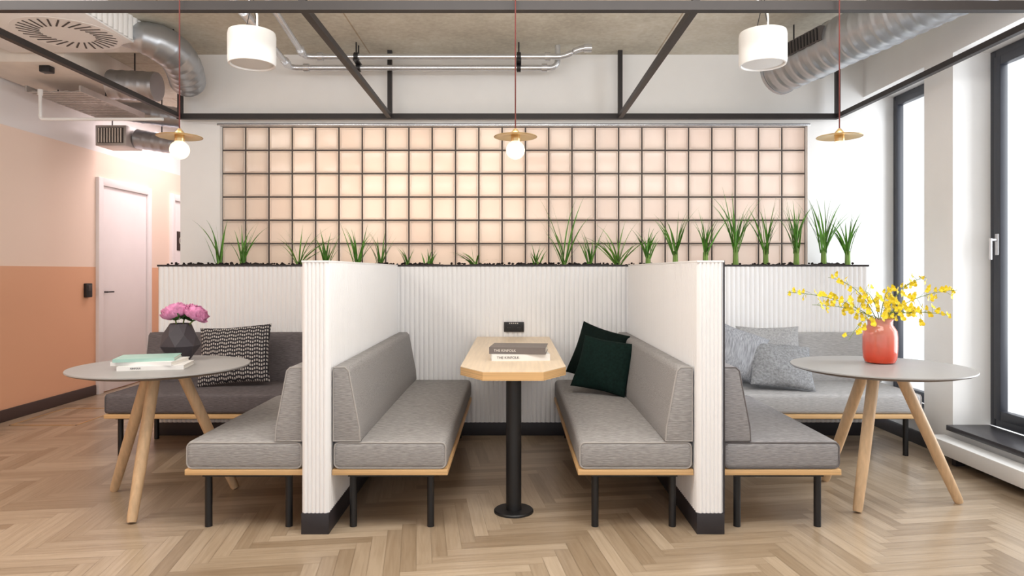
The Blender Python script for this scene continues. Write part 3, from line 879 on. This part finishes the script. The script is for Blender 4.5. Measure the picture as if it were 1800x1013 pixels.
# speakers
def speaker(x, label):
    Y = 4.0; z0, z1 = 2.462, 2.652; r_ = .135
    t = thing('pendant_speaker', label, 'speaker', (x, Y, z0), 0, 'white drum speakers')
    bm = B(); lathe(bm, [(r_ * .86, z0 + .012), (r_ * .9, z0), (r_ * .97, z0), (r_, z0 + .02), (r_, z1 - .02), (r_ * .97, z1), (.02, z1 + .002)], (x, Y, 0), 48); obj('housing', bm, m_spk, t)
    bm = B(); lathe(bm, [(.01, z0 + .005), (r_ * .6, z0 + .004), (r_ * .85, z0 + .008)], (x, Y, 0), 48); obj('grille', bm, m_spkg, t)
    for k in (-.04, .04):
        bm = B(); tube(bm, [(x + k, Y, z1), (x + k * .3, Y, z1 + .13), (x, Y, CEIL)], .0025, 6)
        obj('suspension_cable', bm, m_plast, t)
    bm = B(); tube(bm, arc_path([(x + .03, Y, z1), (x + .03, Y, z1 + .12), (x - .03, Y + .02, z1 + .2), (x - .03, Y + .02, CEIL)], .03), .006, 8); obj('power_lead', bm, m_spk, t)
speaker(-1.53, 'white drum speaker hanging left of the middle beside silver pipes')
speaker(1.463, 'white drum speaker hanging beside the big round duct on the right')

# ------------------------------------------------------------------ pipes
def pipe(label, pts, r_, coup, mat=m_chrome, rad=.07, name='ceiling_pipe', group='silver ceiling pipes'):
    t = thing(name, label, 'pipe', pts[0], 0, group)
    bm = B(); tube(bm, arc_path(pts, rad), r_, 14); obj('tube', bm, mat, t)
    for (a, b_) in coup:
        bm = B(); tube(bm, [a, b_], r_ * 1.45, 14); obj('coupling', bm, mat, t)
A = [V((-1.62, 2.9, 2.92)), V((-1.80, 5.52, 2.90)), V((.36, 5.52, 2.90)), V((.36, 5.52, CEIL))]
pipe('silver pipe, lower of the two crossing under the ceiling', A, .023, [(A[0].lerp(A[1], .93), A[0].lerp(A[1], .96)), (A[1].lerp(A[2], .05), A[1].lerp(A[2], .07)), (A[1].lerp(A[2], .94), A[1].lerp(A[2], .96)), (A[0].lerp(A[1], .55), A[0].lerp(A[1], .60))])
A = [V((-1.42, 2.9, 2.99)), V((-1.66, 5.44, 2.965)), V((.42, 5.44, 2.965)), V((.52, 5.40, 3.02)), V((.62, 5.40, 3.02))]
pipe('silver pipe, upper of the two, ending in a bent fitting', A, .023, [(A[0].lerp(A[1], .93), A[0].lerp(A[1], .96)), (A[1].lerp(A[2], .05), A[1].lerp(A[2], .07)), (A[1].lerp(A[2], .92), A[1].lerp(A[2], .94)), (A[3].lerp(A[4], .4), A[4])])
for x, lab in ((-1.25, 'black pipe clamp holding both silver pipes at the left'), (.045, 'black pipe clamp holding both silver pipes behind the middle pendant')):
    t = thing('pipe_clamp', lab, 'clamp', (x, 5.48, 2.87), 0, 'pipe clamps')
    for y, z in ((5.52, 2.90), (5.44, 2.965)):
        bm = B(); tube(bm, [(x - .016, y, z), (x + .016, y, z)], .034, 16); obj('ring', bm, m_plast, t)
        bm = B(); tube(bm, [(x, y, z + .03), (x, y, CEIL)], .006, 8); obj('rod', bm, m_plast, t)
    bm = B(); box(bm, x - .02, x + .02, 5.40, 5.56, 2.925, 2.938); obj('bracket', bm, m_plast, t)

A = [V((-3.81, 5.5, 2.72)), V((-3.81, 5.5, 2.48)), V((-2.82, 5.5, 2.48))]
pipe('thin white pipe running below the left ductwork', A, .013, [(A[0], A[0].lerp(A[1], .2))], m_white, .03, group='white ceiling pipes')
A = [V((2.52, 5.6, 2.86)), V((2.86, 4.0, 2.96)), V((2.86, 2.9, 2.97))]
pipe('thin silver pipe running beside the big round duct on the right', A, .028, [(A[0].lerp(A[1], .3), A[0].lerp(A[1], .33))], m_galv, .15)

# ducts
def strap(p, r_, t):
    bm = B(); tube(bm, [(p[0], p[1], min(CEIL - .01, p[2] + r_ * .9)), (p[0], p[1], CEIL)], .006, 8); obj('hanger', bm, m_plast, t)
t = thing('spiral_duct', 'large silver spiral duct with slotted grille on the right', 'duct', (2.1, 4.9, 2.62), 0, 'silver spiral ducts')
a = V((2.035, 5.18, 2.775)); b_ = V((2.40, 4.15, 2.845)); e_ = b_ + (b_ - a) * .9
bm = B(); duct_tube(bm, [a, b_, e_], .165, .0875); obj('duct_tube', bm, m_galv, t)
bm = B(); tube(bm, [a + (a - b_).normalized() * .002, a + (a - b_).normalized() * .03], .174, 28); obj('end_collar', bm, m_galv, t)
d = (b_ - a).normalized(); s_ = V((-d.y, d.x, 0)).normalized()
if s_.x > 0: s_ = -s_
u_ = d.cross(s_); u_ = u_ if u_.z > 0 else -u_
ctr = a + d * .36 + s_ * .163 + u_ * .045
mt = Matrix(((d.x, s_.x, u_.x, ctr.x), (d.y, s_.y, u_.y, ctr.y), (d.z, s_.z, u_.z, ctr.z), (0, 0, 0, 1)))
bm = B(); box(bm, -.22, .22, -.03, .012, -.05, .05, mat=mt); g_ = obj('grille', bm, m_slot, t, label='dark slotted air grille')
bm = B()
for k in range(14): box(bm, -.205 + k * .03, -.195 + k * .03, .0115, .018, -.042, .042, mat=mt)
obj('grille_slat', bm, m_black, g_)
strap(a.lerp(b_, .12), .165, t); strap(a.lerp(b_, .85), .165, t)

def duct(label, pts, r_, rib, r_start=None):
    t = thing('spiral_duct', label, 'duct', pts[0], 0, 'silver spiral ducts')
    bm = B(); duct_tube(bm, pts, r_, rib, r_start=r_start); obj('duct_tube', bm, m_galv, t)
    m_ = V(pts[len(pts) // 2]) if len(pts) > 2 else V(pts[0]).lerp(V(pts[1]), .5)
    strap(m_, r_, t)
def bez(p0, p1, p2, p3, n=40):
    p0, p1, p2, p3 = map(V, (p0, p1, p2, p3))
    return [p0 * (1 - s) ** 3 + p1 * 3 * s * (1 - s) ** 2 + p2 * 3 * s * s * (1 - s) + p3 * s ** 3 for s in (k / n for k in range(n + 1))]
duct('large silver duct curving out of the swirl diffuser box at left', bez((-2.92, 4.98, 2.985), (-2.44, 4.96, 2.96), (-2.54, 5.26, 2.86), (-2.635, 5.53, 2.79)), .134, .075, .075)
duct('silver duct passing behind the big left duct towards the corridor', [(-3.36, 5.72, 2.82), (-2.98, 5.72, 2.80)], .12, .0875)
duct('thin silver duct high in the corridor above the white door', [(-3.95, 6.76, 2.87), (-3.35, 6.92, 2.80)], .105, .0875)
duct('low silver duct leading from the corridor wall grille', [(-3.79, 6.88, 2.59), (-3.30, 6.9, 2.52)], .095, .0875)

t = thing('vent_box', 'grey vent box with dark slatted grille in the corridor corner', 'vent', (-3.95, 6.9, 2.49))
bm = B(); box(bm, -4.1, -3.80, 6.70, 7.0, 2.49, 2.69, .004); obj('casing', bm, m_tray, t)
bm = B(); box(bm, -4.075, -3.825, 6.692, 6.70, 2.515, 2.665); gg = obj('grille', bm, m_slot, t)
bm = B()
for k in range(9): box(bm, -4.065 + k * .027, -4.055 + k * .027, 6.684, 6.692, 2.52, 2.66)
obj('slat', bm, m_dbox, gg)
bm = B(); tube(bm, [(-4.08, 6.95, 2.69), (-4.08, 6.95, CEIL)], .006, 8); obj('hanger', bm, m_plast, t)

t = thing('swirl_diffuser', 'white square ceiling air box with round swirl diffuser', 'diffuser', (-3.1, 4.74, 2.9))
bm = B(); box(bm, -3.78, -2.73, 4.30, 5.14, 2.9, CEIL, .004)
fluted(bm, (-2.73, 4.30), (-2.73, 5.14), 2.91, CEIL, pitch=.06, depth=.012)
obj('air_box', bm, m_spk, t)
cx, cy = -3.09, 4.74
bm = B(); lathe(bm, [(.335, 2.9), (.333, 2.898), (.02, 2.8975)], (cx, cy, 0), 56); dp = obj('diffuser_plate', bm, m_spk, t)
bm = B()
for k in range(30):
    mt = Matrix.Translation((cx, cy, 2.896)) @ Matrix.Rotation(2 * PI * k / 30, 4, 'Z') @ Matrix.Translation((.23, 0, 0)) @ Matrix.Rotation(.35, 4, 'Z')
    box(bm, -.07, .07, -.0055, .0055, -.001, .002, mat=mt)
obj('slot', bm, m_slot, dp)

t = thing('duct_box', 'beige rectangular duct boxing under the ceiling at far left', 'duct box', (-3.8, 5.8, 2.85))
bm = B(); box(bm, -4.22, -3.42, 5.2, 6.45, 2.85, CEIL, .005); obj('boxing', bm, m_dbox, t)
bm = B(); box(bm, -3.67, -3.59, 5.28, 5.35, 2.80, 2.852, .006); obj('junction_box', bm, m_plast, t, label='small black junction box')
t = thing('cable_tray', 'perforated metal cable tray under the beige duct boxing', 'cable tray', (-3.78, 6.1, 2.74))
for x in (-4.02, -3.575):
    bm = B(); box(bm, x, x + .015, 5.62, 6.6, 2.735, 2.785); obj('side_rail', bm, m_tray, t)
bm = B()
for k in range(16): box(bm, -4.005, -3.575, 5.64 + k * .06, 5.675 + k * .06, 2.735, 2.741)
for k in range(5): box(bm, -3.97 + k * .09, -3.94 + k * .09, 5.63, 6.59, 2.7405, 2.745)
obj('perforated_base', bm, m_tray, t)
for x in (-4.0, -3.58):
    bm = B(); tube(bm, [(x, 6.0, 2.78), (x, 6.0, 2.852)], .006, 8); obj('hanger', bm, m_plast, t)

# ------------------------------------------------------------------ small wall things
t = thing('card_reader', 'small black card reader on the salmon corridor wall by the door', 'card reader', (XL, 6.80, 1.0))
bm = B(); box(bm, XL - .003, XL + .035, 6.755, 6.845, .995, 1.135, .008); obj('housing', bm, m_plast, t)
bm = B(); box(bm, XL + .034, XL + .04, 6.77, 6.83, 1.06, 1.115, .002); obj('screen', bm, m_slot, t)
t = thing('door_sign', 'small dark sign with pale letter far down the corridor', 'sign', (XL, 8.7, 1.5))
xs_ = XL + .011
bm = B(); box(bm, xs_, xs_ + .008, 8.60, 8.80, 1.52, 1.76, .002); obj('plate', bm, m_base, t)
lettering('letter', 'C', .14, m_inkw, t, Matrix.Translation((.0198, -.01, .14)) @ Matrix.Rotation(PI / 2, 4, 'Z') @ Matrix.Rotation(PI / 2, 4, 'X'))
t = thing('convector', 'long white low convector running under the right window sill', 'heater', (2.86, 3.6, .05))
bm = B(); box(bm, 2.80, 2.922, 2.4, 4.62, .055, .15, .006); obj('housing', bm, m_white, t)
for y in (2.6, 3.5, 4.4):
    bm = B(); box(bm, 2.84, 2.90, y - .02, y + .02, 0, .055); obj('foot', bm, m_plinth, t)
bm = B()
x0, x1, y0, y1 = -4.1, -3.55, 5.55, 6.25
for q in ((x0, x1, y0, y0 + .012), (x0, x1, y1 - .012, y1), (x0, x0 + .012, y0, y1), (x1 - .012, x1, y0, y1)): box(bm, q[0], q[1], q[2], q[3], 0, .003)
tag(obj('floor_hatch', bm, m_brass), 'thin metal frame of a floor hatch in the oak floor by the corridor', 'floor hatch')

# ------------------------------------------------------------------ lights
def area(name, loc, rot, sx_, sy_, en, col):
    l = bpy.data.lights.new(name, 'AREA'); l.shape = 'RECTANGLE'; l.size = sx_; l.size_y = sy_; l.energy = en; l.color = col
    o = bpy.data.objects.new(name, l); COL.objects.link(o); o.location = loc; o.rotation_euler = rot
    return o
area('daylight', (4.6, 3.9, 1.9), (0, PI / 2, 0), 3.4, 1.9, 150, (.94, .97, 1))
area('block_backlight', (-.9, 6.4, 1.9), (-PI / 2, 0, 0), 2.4, 1.0, 20, (1, .80, .62))
area('block_backlight_pale', (1.6, 6.5, 1.9), (-PI / 2, 0, 0), 2.0, 1.3, 14, (1, .88, .83))
area('corridor_lamp', (-3.5, 7.9, 3.0), (0, 0, 0), .6, 1.6, 30, (1, .84, .84))
area('added_ceiling_fill', (-2.9, 2.6, 3.0), (0, rd(-10), 0), 1.2, 1.6, 52, (1, .95, .90))  # unseen fill added overhead to brighten the left front
area('added_ceiling_fill', (0.6, 2.0, 3.0), (0, 0, 0), 3.0, 1.2, 54, (1, .99, .98))  # unseen overhead fill, added to raise the general brightness
area('added_upward_fill', (0.0, 2.3, 2.45), (PI - rd(20), 0, 0), 4.5, .5, 80, (1, .99, .97))  # no fitting here: fill added to lift the ceiling and upper back wall
w = bpy.data.worlds.new('World'); S.world = w; w.use_nodes = True
bg = w.node_tree.nodes['Background']; bg.inputs['Color'].default_value = (.97, .985, 1, 1); bg.inputs['Strength'].default_value = 1.22

S.view_settings.view_transform = 'Standard'
S.view_settings.look = 'None'
S.view_settings.exposure = 0.0
cam = bpy.data.cameras.new('camera'); co_ = bpy.data.objects.new('camera', cam); COL.objects.link(co_)
co_.location = (0, 0, HC); co_.rotation_euler = (PI / 2, 0, 0)
cam.sensor_width = 36; cam.lens = F / 1800 * 36
cam.shift_x = -2 / 1800; cam.shift_y = -28.5 / 1800
cam.clip_start = .05
S.camera = co_
